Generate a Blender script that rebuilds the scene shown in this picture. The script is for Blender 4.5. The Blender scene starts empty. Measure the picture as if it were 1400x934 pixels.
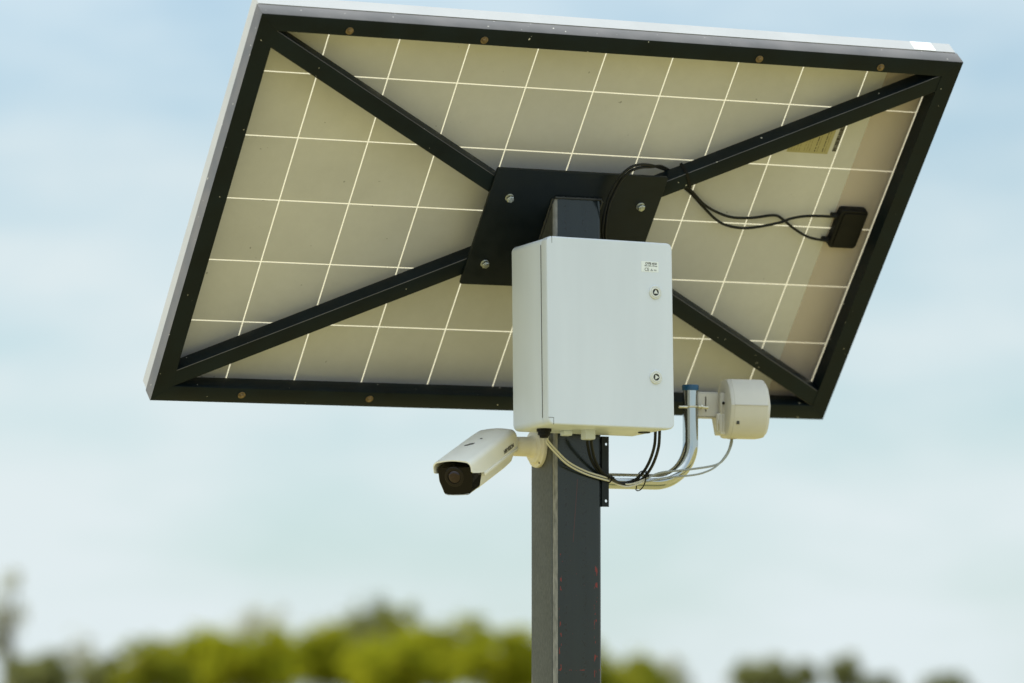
import bpy, bmesh, math, random
from mathutils import Vector, Matrix, noise
rnd = random.Random(7)
SC = bpy.context.scene
COL = SC.collection
PI = math.pi
R = math.radians

# ------------------------------------------------------------------ camera
CAM_H = 1.6
cd = bpy.data.cameras.new('camera'); cam = bpy.data.objects.new('camera', cd); COL.objects.link(cam)
cd.sensor_width = 36; cd.lens = 150.84; cd.clip_start = 0.1; cd.clip_end = 8000
cam.location = (0, 0, CAM_H); cam.rotation_euler = (PI/2 + 0.07791, 0, 0)
cd.dof.use_dof = True; cd.dof.focus_distance = 9.02; cd.dof.aperture_fstop = 2.8
SC.camera = cam

# ------------------------------------------------------------------ sky and sun
SUN_AZ = R(-68)      # measured from +Y, negative to the left
SUN_EL = R(55)
sdir = Vector((math.sin(SUN_AZ)*math.cos(SUN_EL), math.cos(SUN_AZ)*math.cos(SUN_EL), math.sin(SUN_EL)))
sl = bpy.data.lights.new('sun', 'SUN'); sl.energy = 4.8; sl.angle = R(0.6); sl.color = (1.0, 0.93, 0.82)
so = bpy.data.objects.new('sun', sl); COL.objects.link(so)
so.rotation_euler = (-sdir).to_track_quat('-Z', 'Y').to_euler(); so.location = (0, 0, 30)

W = bpy.data.worlds.new('World'); SC.world = W; W.use_nodes = True
nt = W.node_tree; nt.nodes.clear()
def wn(t, **k):
    n = nt.nodes.new(t)
    for a, v in k.items(): setattr(n, a, v)
    return n
sky = wn('ShaderNodeTexSky', sky_type='NISHITA', sun_disc=False, sun_elevation=SUN_EL, sun_rotation=SUN_AZ,
         air_density=1.0, dust_density=0.4, ozone_density=2.0, altitude=100)
bg = wn('ShaderNodeBackground'); bg.inputs['Strength'].default_value = 0.10
out = wn('ShaderNodeOutputWorld')
tc = wn('ShaderNodeTexCoord')
mp = wn('ShaderNodeMapping'); mp.inputs['Scale'].default_value = (1.0, 1.0, 3.2); mp.inputs['Location'].default_value = (0.31, 0.0, 0.12)
n1 = wn('ShaderNodeTexNoise'); n1.inputs['Scale'].default_value = 7.0; n1.inputs['Detail'].default_value = 5; n1.inputs['Roughness'].default_value = 0.56
cr = wn('ShaderNodeValToRGB')
cr.color_ramp.elements[0].position = 0.34; cr.color_ramp.elements[0].color = (0.36, 0.36, 0.36, 1)
cr.color_ramp.elements[1].position = 0.66; cr.color_ramp.elements[1].color = (0.85, 0.85, 0.85, 1)
mix = wn('ShaderNodeMix', data_type='RGBA')
sep = wn('ShaderNodeSeparateXYZ'); nt.links.new(tc.outputs['Generated'], sep.inputs[0])
# thin high cloud over the whole sky: denser towards the horizon, brighter towards the zenith
lowf = wn('ShaderNodeMapRange'); lowf.inputs['From Min'].default_value = 0.0; lowf.inputs['From Max'].default_value = 0.14
lowf.inputs['To Min'].default_value = 0.30; lowf.inputs['To Max'].default_value = 0.0
nt.links.new(sep.outputs['Z'], lowf.inputs['Value'])
addf = wn('ShaderNodeMath', operation='ADD', use_clamp=True)
gain = wn('ShaderNodeMapRange'); gain.inputs['From Min'].default_value = 0.12; gain.inputs['To Min'].default_value = 1.0; gain.inputs['To Max'].default_value = 3.4
nt.links.new(sep.outputs['Z'], gain.inputs['Value'])
cl = wn('ShaderNodeVectorMath', operation='SCALE'); cl.inputs[0].default_value = (5.65, 6.32, 6.50)
nt.links.new(gain.outputs['Result'], cl.inputs['Scale'])
tint = wn('ShaderNodeVectorMath', operation='MULTIPLY'); tint.inputs[1].default_value = (0.46, 0.71, 0.78)
vz = wn('ShaderNodeMath', operation='MAXIMUM'); vz.inputs[1].default_value = 0.002; vc = wn('ShaderNodeCombineXYZ')
nt.links.new(sep.outputs['X'], vc.inputs['X']); nt.links.new(sep.outputs['Y'], vc.inputs['Y'])
nt.links.new(sep.outputs['Z'], vz.inputs[0]); nt.links.new(vz.outputs[0], vc.inputs['Z']); nt.links.new(vc.outputs[0], sky.inputs['Vector'])
nt.links.new(tc.outputs['Generated'], mp.inputs['Vector'])
nt.links.new(mp.outputs['Vector'], n1.inputs['Vector'])
nt.links.new(n1.outputs['Fac'], cr.inputs['Fac'])
nt.links.new(cr.outputs['Color'], addf.inputs[0]); nt.links.new(lowf.outputs['Result'], addf.inputs[1])
nt.links.new(addf.outputs[0], mix.inputs['Factor'])
nt.links.new(sky.outputs['Color'], tint.inputs[0]); nt.links.new(tint.outputs['Vector'], mix.inputs['A'])
nt.links.new(cl.outputs['Vector'], mix.inputs['B'])
nt.links.new(mix.outputs['Result'], bg.inputs['Color'])
nt.links.new(bg.outputs['Background'], out.inputs['Surface'])

SC.view_settings.view_transform = 'Standard'; SC.view_settings.look = 'None'
SC.view_settings.exposure = 0.42; SC.view_settings.gamma = 1.0
SC.cycles.use_denoising = True

# ------------------------------------------------------------------ materials
def newmat(name):
    m = bpy.data.materials.new(name); m.use_nodes = True
    return m, m.node_tree, m.node_tree.nodes['Principled BSDF']
def simple(name, col, rough=0.5, metal=0.0, spec=0.5, var=0.0, vscale=30, bump=0.0, bscale=200, coat=0.0, stretch=(1, 1, 1)):
    m, t, b = newmat(name)
    b.inputs['Base Color'].default_value = (*col, 1); b.inputs['Roughness'].default_value = rough
    b.inputs['Metallic'].default_value = metal; b.inputs['Specular IOR Level'].default_value = spec
    b.inputs['Coat Weight'].default_value = coat
    N = t.nodes; Lk = t.links
    c = N.new('ShaderNodeTexCoord'); mpn = N.new('ShaderNodeMapping'); mpn.inputs['Scale'].default_value = stretch
    Lk.new(c.outputs['Object'], mpn.inputs['Vector'])
    if var:
        n = N.new('ShaderNodeTexNoise'); n.inputs['Scale'].default_value = vscale; n.inputs['Detail'].default_value = 6
        Lk.new(mpn.outputs['Vector'], n.inputs['Vector'])
        mr = N.new('ShaderNodeMapRange'); mr.inputs['From Min'].default_value = 0.3; mr.inputs['From Max'].default_value = 0.7
        mr.inputs['To Min'].default_value = 1-var; mr.inputs['To Max'].default_value = 1+var
        Lk.new(n.outputs['Fac'], mr.inputs['Value'])
        mx = N.new('ShaderNodeVectorMath'); mx.operation = 'SCALE'; mx.inputs[0].default_value = col
        Lk.new(mr.outputs['Result'], mx.inputs['Scale']); Lk.new(mx.outputs['Vector'], b.inputs['Base Color'])
        mr2 = N.new('ShaderNodeMapRange'); mr2.inputs['From Min'].default_value = 0.3; mr2.inputs['From Max'].default_value = 0.7
        mr2.inputs['To Min'].default_value = max(0.02, rough*0.8); mr2.inputs['To Max'].default_value = min(1, rough*1.25)
        Lk.new(n.outputs['Fac'], mr2.inputs['Value']); Lk.new(mr2.outputs['Result'], b.inputs['Roughness'])
    if bump:
        n = N.new('ShaderNodeTexNoise'); n.inputs['Scale'].default_value = bscale; n.inputs['Detail'].default_value = 3
        Lk.new(mpn.outputs['Vector'], n.inputs['Vector'])
        bp = N.new('ShaderNodeBump'); bp.inputs['Strength'].default_value = bump; bp.inputs['Distance'].default_value = 0.001
        Lk.new(n.outputs['Fac'], bp.inputs['Height']); Lk.new(bp.outputs['Normal'], b.inputs['Normal'])
    return m

def chipped(name, col, rough, chip=(0.6, 0.58, 0.52), level=0.78, scale=90, spec=0.5):
    """dark paint with small bright scratches and chips"""
    m, t, b = newmat(name); N = t.nodes; Lk = t.links
    c = N.new('ShaderNodeTexCoord')
    n = N.new('ShaderNodeTexNoise'); n.inputs['Scale'].default_value = scale; n.inputs['Detail'].default_value = 2
    n2 = N.new('ShaderNodeTexNoise'); n2.inputs['Scale'].default_value = 14; n2.inputs['Detail'].default_value = 4
    Lk.new(c.outputs['Object'], n.inputs['Vector']); Lk.new(c.outputs['Object'], n2.inputs['Vector'])
    r1 = N.new('ShaderNodeMath'); r1.operation = 'GREATER_THAN'; r1.inputs[1].default_value = level
    Lk.new(n.outputs['Fac'], r1.inputs[0])
    r2 = N.new('ShaderNodeMapRange'); r2.inputs['From Min'].default_value = 0.3; r2.inputs['From Max'].default_value = 0.7
    r2.inputs['To Min'].default_value = 0.75; r2.inputs['To Max'].default_value = 1.3
    Lk.new(n2.outputs['Fac'], r2.inputs['Value'])
    sc = N.new('ShaderNodeVectorMath'); sc.operation = 'SCALE'; sc.inputs[0].default_value = col
    Lk.new(r2.outputs['Result'], sc.inputs['Scale'])
    mx = N.new('ShaderNodeMix'); mx.data_type = 'RGBA'; mx.inputs['B'].default_value = (*chip, 1)
    Lk.new(r1.outputs[0], mx.inputs['Factor']); Lk.new(sc.outputs['Vector'], mx.inputs['A'])
    Lk.new(mx.outputs['Result'], b.inputs['Base Color'])
    b.inputs['Roughness'].default_value = rough; b.inputs['Specular IOR Level'].default_value = spec
    r3 = N.new('ShaderNodeMapRange'); r3.inputs['From Min'].default_value = 0.3; r3.inputs['From Max'].default_value = 0.7
    r3.inputs['To Min'].default_value = rough*0.85; r3.inputs['To Max'].default_value = rough*1.2
    Lk.new(n2.outputs['Fac'], r3.inputs['Value']); Lk.new(r3.outputs['Result'], b.inputs['Roughness'])
    bp = N.new('ShaderNodeBump'); bp.inputs['Strength'].default_value = 0.12; bp.inputs['Distance'].default_value = 0.001
    n4 = N.new('ShaderNodeTexNoise'); n4.inputs['Scale'].default_value = 500
    Lk.new(c.outputs['Object'], n4.inputs['Vector']); Lk.new(n4.outputs['Fac'], bp.inputs['Height'])
    Lk.new(bp.outputs['Normal'], b.inputs['Normal'])
    return m

def post_material(name, grain):
    m, t, b = newmat(name); N = t.nodes; Lk = t.links
    c = N.new('ShaderNodeTexCoord')
    sx = N.new('ShaderNodeSeparateXYZ'); Lk.new(c.outputs['Object'], sx.inputs[0])
    def math_(op, a, b_=None, c_=None):
        q = N.new('ShaderNodeMath'); q.operation = op
        for i, v in enumerate((a, b_, c_)):
            if v is None: continue
            if isinstance(v, (int, float)): q.inputs[i].default_value = v
            else: Lk.new(v, q.inputs[i])
        return q.outputs[0]
    def nz(scale, detail=4, st=(1, 1, 1)):
        mpn = N.new('ShaderNodeMapping'); mpn.inputs['Scale'].default_value = st
        q = N.new('ShaderNodeTexNoise'); q.inputs['Scale'].default_value = scale; q.inputs['Detail'].default_value = detail
        Lk.new(c.outputs['Object'], mpn.inputs['Vector']); Lk.new(mpn.outputs['Vector'], q.inputs['Vector'])
        return q.outputs['Fac']
    def near(x, x0, w): return math_('LESS_THAN', math_('ABSOLUTE', math_('SUBTRACT', x, x0)), w)
    x, z = sx.outputs['X'], sx.outputs['Z']
    blot = nz(170, 4, (1, 1, 0.35))
    big = nz(5, 2, (0.2, 0.2, 1))
    # red primer showing along both corners of the front face
    e1 = near(x, -0.0310, 0.0030); e2 = near(x, 0.0530, 0.004)
    low = math_('LESS_THAN', z, 1.86)
    red1 = math_('MULTIPLY', math_('MULTIPLY', math_('MAXIMUM', e1, e2), math_('GREATER_THAN', math_('ADD', blot, math_('MULTIPLY', big, 0.35)), 0.80)), low)
    hline = math_('MULTIPLY', near(z, 1.6135, 0.0009), math_('GREATER_THAN', nz(160, 4), 0.555))
    drip = math_('MULTIPLY', near(math_('ADD', x, math_('MULTIPLY', math_('SUBTRACT', z, 2.0), -0.08)), 0.0085, 0.0008),
                 math_('MULTIPLY', math_('GREATER_THAN', z, 1.885), math_('LESS_THAN', z, 2.02)))
    red = math_('MINIMUM', math_('ADD', math_('ADD', red1, hline), math_('ADD', math_('MULTIPLY', drip, 0.28), math_('MULTIPLY', math_('MULTIPLY', math_('GREATER_THAN', nz(210, 2), 0.765), low), 0.8))), 1.0)
    dots = math_('MULTIPLY', math_('MAXIMUM', near(x, -0.0185, 0.003), near(x, 0.026, 0.005)), math_('GREATER_THAN', nz(150, 2), 0.60))
    base = N.new('ShaderNodeMix'); base.data_type = 'RGBA'
    base.inputs['A'].default_value = (0.009, 0.014, 0.018, 1); base.inputs['B'].default_value = (0.020, 0.027, 0.030, 1)
    if grain: base.inputs['A'].default_value = (0.012, 0.013, 0.010, 1); base.inputs['B'].default_value = (0.115, 0.115, 0.092, 1)
    Lk.new(nz(220 if grain else 9, 8, (1, 1, 0.5) if grain else (4, 4, 0.35)), base.inputs['Factor'])  # front: vertical sheen put into the colour by stretched noise
    m1 = N.new('ShaderNodeMix'); m1.data_type = 'RGBA'; m1.inputs['B'].default_value = (0.008, 0.008, 0.008, 1)
    Lk.new(math_('MULTIPLY', dots, 0.7), m1.inputs['Factor']); Lk.new(base.outputs['Result'], m1.inputs['A'])
    m2 = N.new('ShaderNodeMix'); m2.data_type = 'RGBA'; m2.inputs['B'].default_value = (0.17, 0.018, 0.014, 1)
    Lk.new(red, m2.inputs['Factor']); Lk.new(m1.outputs['Result'], m2.inputs['A'])
    Lk.new((m1 if grain else m2).outputs['Result'], b.inputs['Base Color'])
    rr = N.new('ShaderNodeMapRange'); rr.inputs['To Min'].default_value = 0.42 if grain else 0.10; rr.inputs['To Max'].default_value = 0.6 if grain else 0.22
    Lk.new(nz(25, 4), rr.inputs['Value']); Lk.new(rr.outputs['Result'], b.inputs['Roughness'])
    bp = N.new('ShaderNodeBump'); bp.inputs['Strength'].default_value = 0.5 if grain else 0.06; bp.inputs['Distance'].default_value = 0.0008
    Lk.new(nz(420 if grain else 60, 2, (1, 1, 0.3) if grain else (1, 1, 1)), bp.inputs['Height']); Lk.new(bp.outputs['Normal'], b.inputs['Normal'])
    return m

M = {}
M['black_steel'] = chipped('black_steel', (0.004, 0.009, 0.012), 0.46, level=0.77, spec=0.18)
M['lit_steel'] = chipped('lit_steel', (0.095, 0.088, 0.088), 0.38, level=0.735)  # lighter grey: sun and gloss on the black paint put into the colour
M['plate_steel'] = simple('plate_steel', (0.004, 0.008, 0.011), 0.40, spec=0.30, var=0.15, bump=0.05)
M['post_front'] = post_material('post_front', False)
M['post_side'] = post_material('post_side', True)
M['post_edge_glint'] = simple('post_edge_glint', (0.21, 0.205, 0.19), 0.42, var=0.35, vscale=170, bump=0.3, stretch=(1, 1, 0.3))  # sky reflection on the rounded corner put into the colour
M['weld'] = simple('weld', (0.02, 0.022, 0.022), 0.35, var=0.3, vscale=200, bump=0.4)
M['aluminium'] = simple('aluminium', (0.41, 0.415, 0.42), 0.42, 0.15, var=0.06, vscale=8, stretch=(1, 1, 1), bump=0.05)
M['white_tape'] = simple('white_tape', (0.82, 0.83, 0.83), 0.5)
M['cell'] = simple('cell', (0.62, 0.575, 0.475), 0.45, spec=0.3, var=0.05, vscale=4, bump=0.02, bscale=60)
def cell_mat():
    m, t, b = newmat('cell'); N = t.nodes; Lk = t.links
    c = N.new('ShaderNodeTexCoord'); oi = N.new('ShaderNodeObjectInfo'); ad = N.new('ShaderNodeVectorMath')
    Lk.new(c.outputs['Object'], ad.inputs[0]); Lk.new(oi.outputs['Location'], ad.inputs[1])
    def nz(sc, d, r=0.5):
        n = N.new('ShaderNodeTexNoise'); n.inputs['Scale'].default_value = sc; n.inputs['Detail'].default_value = d; n.inputs['Roughness'].default_value = r
        Lk.new(ad.outputs[0], n.inputs['Vector']); return n.outputs['Fac']
    def mr(v, a, b_, lo, hi):
        n = N.new('ShaderNodeMapRange'); n.inputs['From Min'].default_value = a; n.inputs['From Max'].default_value = b_
        n.inputs['To Min'].default_value = lo; n.inputs['To Max'].default_value = hi; Lk.new(v, n.inputs['Value']); return n.outputs['Result']
    def mul(a, b_):
        n = N.new('ShaderNodeMath'); n.operation = 'MULTIPLY'; Lk.new(a, n.inputs[0]); Lk.new(b_, n.inputs[1]); return n.outputs[0]
    v = mul(mul(mr(nz(2.6, 3), 0.3, 0.7, 0.91, 1.09), mr(nz(38, 5, 0.7), 0.35, 0.75, 1.015, 0.965)),
            mul(mr(nz(75, 1), 0.80, 0.82, 1.0, 0.6), mr(oi.outputs['Random'], 0, 1, 0.985, 1.015)))
    sc = N.new('ShaderNodeVectorMath'); sc.operation = 'SCALE'; sc.inputs[0].default_value = (0.555, 0.55, 0.565)
    Lk.new(v, sc.inputs['Scale']); Lk.new(sc.outputs[0], b.inputs['Base Color'])
    b.inputs['Roughness'].default_value = 0.45; b.inputs['Specular IOR Level'].default_value = 0.3
    bp = N.new('ShaderNodeBump'); bp.inputs['Strength'].default_value = 0.15; bp.inputs['Distance'].default_value = 0.002
    Lk.new(nz(9, 3), bp.inputs['Height']); Lk.new(bp.outputs['Normal'], b.inputs['Normal'])
    return m
M['cell'] = cell_mat()
M['sticker'] = simple('sticker', (0.40, 0.36, 0.20), 0.45, var=0.05)
M['ink'] = simple('ink', (0.03, 0.025, 0.02), 0.6)
M['soft_ink'] = simple('soft_ink', (0.16, 0.13, 0.05), 0.6)
M['grey_ink'] = simple('grey_ink', (0.10, 0.11, 0.11), 0.6)
M['black_plastic'] = simple('black_plastic', (0.006, 0.006, 0.006), 0.5, spec=0.2, var=0.1)
M['black_rubber'] = simple('black_rubber', (0.006, 0.007, 0.007), 0.45, spec=0.25, var=0.1)
M['cabinet'] = simple('cabinet', (0.65, 0.70, 0.78), 0.38, var=0.045, vscale=11, stretch=(1, 1, 0.15), bump=0.04, bscale=700)
M['seam'] = simple('seam', (0.05, 0.05, 0.045), 0.8)
M['label_white'] = simple('label_white', (0.80, 0.84, 0.84), 0.35)
M['lock_ring'] = simple('lock_ring', (0.68, 0.70, 0.68), 0.3)
M['lock_hole'] = simple('lock_hole', (0.03, 0.032, 0.03), 0.5)
M['camera_white'] = simple('camera_white', (0.82, 0.81, 0.77), 0.36, var=0.015, vscale=20)
M['camera_cream'] = simple('camera_cream', (0.80, 0.75, 0.63), 0.42, var=0.02, vscale=20)
M['camera_glass'] = simple('camera_glass', (0.004, 0.003, 0.003), 0.07, spec=0.2)
M['lens_ring'] = simple('lens_ring', (0.008, 0.005, 0.005), 0.3, spec=0.3)
M['lens_glass'] = simple('lens_glass', (0.020, 0.006, 0.006), 0.05)
M['zinc_pipe'] = simple('zinc_pipe', (0.52, 0.54, 0.54), 0.07, 1.0, var=0.04, vscale=15, bump=0.03, bscale=60)
M['zinc'] = simple('zinc', (0.62, 0.60, 0.52), 0.33, 0.9, var=0.12, vscale=60)
M['blue_cap'] = simple('blue_cap', (0.006, 0.07, 0.16), 0.4)
M['antenna'] = simple('antenna', (0.60, 0.585, 0.55), 0.45, var=0.03, vscale=18, bump=0.03)
M['antenna_mount'] = simple('antenna_mount', (0.50, 0.48, 0.44), 0.5, var=0.05, vscale=30)
M['rust_bolt'] = simple('rust_bolt', (0.20, 0.14, 0.07), 0.45, 0.4, var=0.4, vscale=140)
M['zinc_bolt'] = simple('zinc_bolt', (0.52, 0.54, 0.50), 0.3, 0.9, var=0.2, vscale=120)
M['white_cable'] = simple('white_cable', (0.62, 0.60, 0.52), 0.42)
M['grey_cable'] = simple('grey_cable', (0.30, 0.32, 0.31), 0.4)

def backsheet_mat():
    m, t, b = newmat('backsheet'); N = t.nodes; Lk = t.links
    b.inputs['Base Color'].default_value = (0.62, 0.58, 0.45, 1); b.inputs['Roughness'].default_value = 0.5
    tr = N.new('ShaderNodeBsdfTranslucent'); tr.inputs['Color'].default_value = (0.62, 0.58, 0.46, 1)
    mx = N.new('ShaderNodeMixShader'); mx.inputs[0].default_value = 0.60
    Lk.new(b.outputs[0], mx.inputs[1]); Lk.new(tr.outputs[0], mx.inputs[2])
    Lk.new(mx.outputs[0], N['Material Output'].inputs['Surface'])
    return m
M['backsheet'] = backsheet_mat()
def glass_mat():
    m, t, b = newmat('panel_glass'); N = t.nodes; Lk = t.links
    g = N.new('ShaderNodeBsdfGlossy'); g.inputs['Roughness'].default_value = 0.03
    tr = N.new('ShaderNodeBsdfTransparent'); tr.inputs['Color'].default_value = (0.92, 0.94, 0.93, 1)
    f = N.new('ShaderNodeFresnel'); f.inputs['IOR'].default_value = 1.45
    mx = N.new('ShaderNodeMixShader')
    Lk.new(f.outputs[0], mx.inputs[0]); Lk.new(tr.outputs[0], mx.inputs[1]); Lk.new(g.outputs[0], mx.inputs[2])
    Lk.new(mx.outputs[0], N['Material Output'].inputs['Surface'])
    return m
M['glass'] = glass_mat()
def light_band_mat():  # see-through pale tint standing for sunlight at the panel edge
    m, t, b = newmat('light_band'); N = t.nodes; Lk = t.links
    b.inputs['Base Color'].default_value = (0.68, 0.55, 0.48, 1); b.inputs['Roughness'].default_value = 0.35
    tr = N.new('ShaderNodeBsdfTransparent'); mx = N.new('ShaderNodeMixShader'); mx.inputs[0].default_value = 0.38
    Lk.new(tr.outputs[0], mx.inputs[1]); Lk.new(b.outputs[0], mx.inputs[2]); Lk.new(mx.outputs[0], N['Material Output'].inputs['Surface'])
    return m
M['light_band'] = light_band_mat()
def leaf_mat(name, a, b_, k=0.45):
    m, t, b = newmat(name); N = t.nodes; Lk = t.links
    c = N.new('ShaderNodeTexCoord'); n = N.new('ShaderNodeTexNoise'); n.inputs['Scale'].default_value = 0.9; n.inputs['Detail'].default_value = 3
    Lk.new(c.outputs['Object'], n.inputs['Vector'])
    rp = N.new('ShaderNodeMapRange'); rp.inputs['From Min'].default_value = 0.38; rp.inputs['From Max'].default_value = 0.62
    Lk.new(n.outputs['Fac'], rp.inputs['Value'])
    mc = N.new('ShaderNodeMix'); mc.data_type = 'RGBA'; mc.inputs['A'].default_value = (*a, 1); mc.inputs['B'].default_value = (*b_, 1)
    Lk.new(rp.outputs['Result'], mc.inputs['Factor'])
    d = N.new('ShaderNodeBsdfDiffuse'); tr = N.new('ShaderNodeBsdfTranslucent')
    Lk.new(mc.outputs['Result'], d.inputs['Color']); Lk.new(mc.outputs['Result'], tr.inputs['Color'])
    mx = N.new('ShaderNodeMixShader'); mx.inputs[0].default_value = k
    Lk.new(d.outputs[0], mx.inputs[1]); Lk.new(tr.outputs[0], mx.inputs[2])
    Lk.new(mx.outputs[0], N['Material Output'].inputs['Surface'])
    return m
M['leaf_yellow'] = leaf_mat('leaf_yellow', (0.20, 0.22, 0.013), (0.31, 0.31, 0.020))
M['leaf_green'] = leaf_mat('leaf_green', (0.17, 0.19, 0.018), (0.27, 0.27, 0.030))
M['leaf_olive'] = leaf_mat('leaf_olive', (0.12, 0.13, 0.05), (0.21, 0.22, 0.08))
M['leaf_grey'] = leaf_mat('leaf_grey', (0.30, 0.31, 0.23), (0.42, 0.42, 0.33))
M['bark'] = simple('bark', (0.10, 0.085, 0.06), 0.9, var=0.3, vscale=6)
def ground_mat():
    m, t, b = newmat('meadow_ground'); N = t.nodes; Lk = t.links
    c = N.new('ShaderNodeTexCoord')
    n = N.new('ShaderNodeTexNoise'); n.inputs['Scale'].default_value = 0.35; n.inputs['Detail'].default_value = 8; n.inputs['Roughness'].default_value = 0.65
    Lk.new(c.outputs['Object'], n.inputs['Vector'])
    rp = N.new('ShaderNodeValToRGB'); rp.color_ramp.elements[0].position = 0.35; rp.color_ramp.elements[1].position = 0.68
    rp.color_ramp.elements[0].color = (0.20, 0.183, 0.065, 1); rp.color_ramp.elements[1].color = (0.33, 0.285, 0.135, 1)
    Lk.new(n.outputs['Fac'], rp.inputs['Fac']); Lk.new(rp.outputs['Color'], b.inputs['Base Color'])
    b.inputs['Roughness'].default_value = 0.95; b.inputs['Specular IOR Level'].default_value = 0.1
    bp = N.new('ShaderNodeBump'); bp.inputs['Strength'].default_value = 0.8; bp.inputs['Distance'].default_value = 0.08
    n2 = N.new('ShaderNodeTexNoise'); n2.inputs['Scale'].default_value = 9; n2.inputs['Detail'].default_value = 6
    Lk.new(c.outputs['Object'], n2.inputs['Vector']); Lk.new(n2.outputs['Fac'], bp.inputs['Height']); Lk.new(bp.outputs['Normal'], b.inputs['Normal'])
    return m
M['ground'] = ground_mat()

# ------------------------------------------------------------------ object helpers
def link(name, me, mat=None, parent=None, smooth=False, label=None):
    o = bpy.data.objects.new(name, me); COL.objects.link(o)
    if mat is not None and len(me.materials) == 0:
        me.materials.append(M[mat] if isinstance(mat, str) else mat)
    if parent: o.parent = parent
    if smooth: shade(me)
    if label: o['label'] = label
    return o
def shade(me, angle=40):
    me.polygons.foreach_set('use_smooth', [True]*len(me.polygons))
    try: me.set_sharp_from_angle(angle=R(angle))
    except Exception: pass
def bm_mesh(bm, name='m'):
    bmesh.ops.recalc_face_normals(bm, faces=bm.faces[:])
    me = bpy.data.meshes.new(name); bm.to_mesh(me); bm.free(); return me
def thing(name, mat4, label, cat, group=None):
    o = bpy.data.objects.new(name, None); COL.objects.link(o); o.empty_display_size = 0.05
    o.matrix_world = mat4; tag(o, label, cat, group); return o
def tag(o, label, cat, group=None):
    o['label'] = label; o['category'] = cat
    if group: o['group'] = group
    return o
def box_bm(bm, lo, hi, bev=0.0, seg=2, mat=None):
    r = bmesh.ops.create_cube(bm, size=1.0); vs = r['verts']
    c = [(a+b)/2 for a, b in zip(lo, hi)]; s = [abs(b-a) for a, b in zip(lo, hi)]
    for v in vs: v.co = Vector((v.co.x*s[0]+c[0], v.co.y*s[1]+c[1], v.co.z*s[2]+c[2]))
    if bev:
        es = list({e for v in vs for e in v.link_edges})
        r2 = bmesh.ops.bevel(bm, geom=es, offset=bev, segments=seg, profile=0.5, affect='EDGES', clamp_overlap=True)
        vs = list({v for f in r2['faces'] for v in f.verts} | {v for v in vs if v.is_valid})
    if mat is not None:
        bmesh.ops.transform(bm, matrix=mat, verts=[v for v in vs if v.is_valid])
    return vs
def box(name, lo, hi, mat, parent=None, bev=0.0, seg=2, m4=None, label=None):
    bm = bmesh.new(); box_bm(bm, lo, hi, bev, seg)
    if m4 is not None: bmesh.ops.transform(bm, matrix=m4, verts=bm.verts[:])
    return link(name, bm_mesh(bm, name), mat, parent, smooth=bev > 0, label=label)
def lathe(name, prof, mat, parent=None, n=32, m4=None, label=None, angle=40, scale=None):
    """profile [(r, z)] turned about local Z"""
    bm = bmesh.new(); rings = []
    for r, z in prof:
        if r < 1e-6: rings.append([bm.verts.new((0, 0, z))])
        else: rings.append([bm.verts.new((r*math.cos(2*PI*i/n), r*math.sin(2*PI*i/n), z)) for i in range(n)])
    for a, b in zip(rings, rings[1:]):
        for i in range(n):
            j = (i+1) % n
            if len(a) == 1 and len(b) == 1: continue
            if len(a) == 1: bm.faces.new((a[0], b[i], b[j]))
            elif len(b) == 1: bm.faces.new((a[i], b[0], a[j]))
            else: bm.faces.new((a[i], b[i], b[j], a[j]))
    if len(rings[0]) > 1: bm.faces.new(rings[0][::-1])
    if len(rings[-1]) > 1: bm.faces.new(rings[-1])
    if m4 is not None: bmesh.ops.transform(bm, matrix=m4, verts=bm.verts[:])
    me = bm_mesh(bm, name); shade(me, angle)
    return link(name, me, mat, parent, label=label)
def catmull(pts, sub=6):
    P = [Vector(p) for p in pts]; P = [P[0]*2-P[1]] + P + [P[-1]*2-P[-2]]; o = []
    for i in range(1, len(P)-2):
        a, b, c, d = P[i-1:i+3]
        for k in range(sub):
            t = k/sub
            o.append(0.5*((2*b)+(c-a)*t+(2*a-5*b+4*c-d)*t*t+(3*b-a-3*c+d)*t**3))
    o.append(P[-2]); return o
def tube_bm(bm, pts, r, n=10, cap=True, closed=False):
    P = [Vector(p) for p in pts]; m = len(P); rings = []
    rad = r if callable(r) else (lambda i: r)
    t0 = (P[1]-P[0]).normalized(); up = Vector((0, 0, 1)) if abs(t0.z) < 0.9 else Vector((0, 1, 0))
    nrm = (up - t0*up.dot(t0)).normalized()
    for i in range(m):
        if closed: t = (P[(i+1) % m]-P[i-1]).normalized()
        else: t = (P[min(i+1, m-1)]-P[max(i-1, 0)]).normalized()
        nrm = (nrm - t*nrm.dot(t)).normalized(); bn = t.cross(nrm)
        rings.append([bm.verts.new(P[i]+(nrm*math.cos(2*PI*k/n)+bn*math.sin(2*PI*k/n))*rad(i)) for k in range(n)])
    pairs = list(zip(rings, rings[1:])) + ([(rings[-1], rings[0])] if closed else [])
    for a, b in pairs:
        for k in range(n):
            j = (k+1) % n; bm.faces.new((a[k], b[k], b[j], a[j]))
    if cap and not closed: bm.faces.new(rings[0][::-1]); bm.faces.new(rings[-1])
def tube(name, pts, r, mat, parent=None, n=10, smooth=True, sub=6, raw=False, closed=False, label=None):
    bm = bmesh.new(); tube_bm(bm, pts if raw else catmull(pts, sub), r, n, closed=closed)
    me = bm_mesh(bm, name); shade(me, 60); return link(name, me, mat, parent, label=label)
def loft(name, rings, mat, parent=None, cap=True, smooth=35, label=None):
    bm = bmesh.new(); vr = [[bm.verts.new(p) for p in r] for r in rings]; n = len(vr[0])
    for a, b in zip(vr, vr[1:]):
        for i in range(n):
            j = (i+1) % n; bm.faces.new((a[i], b[i], b[j], a[j]))
    if cap: bm.faces.new(vr[0][::-1]); bm.faces.new(vr[-1])
    me = bm_mesh(bm, name); shade(me, smooth); return link(name, me, mat, parent, label=label)
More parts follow.
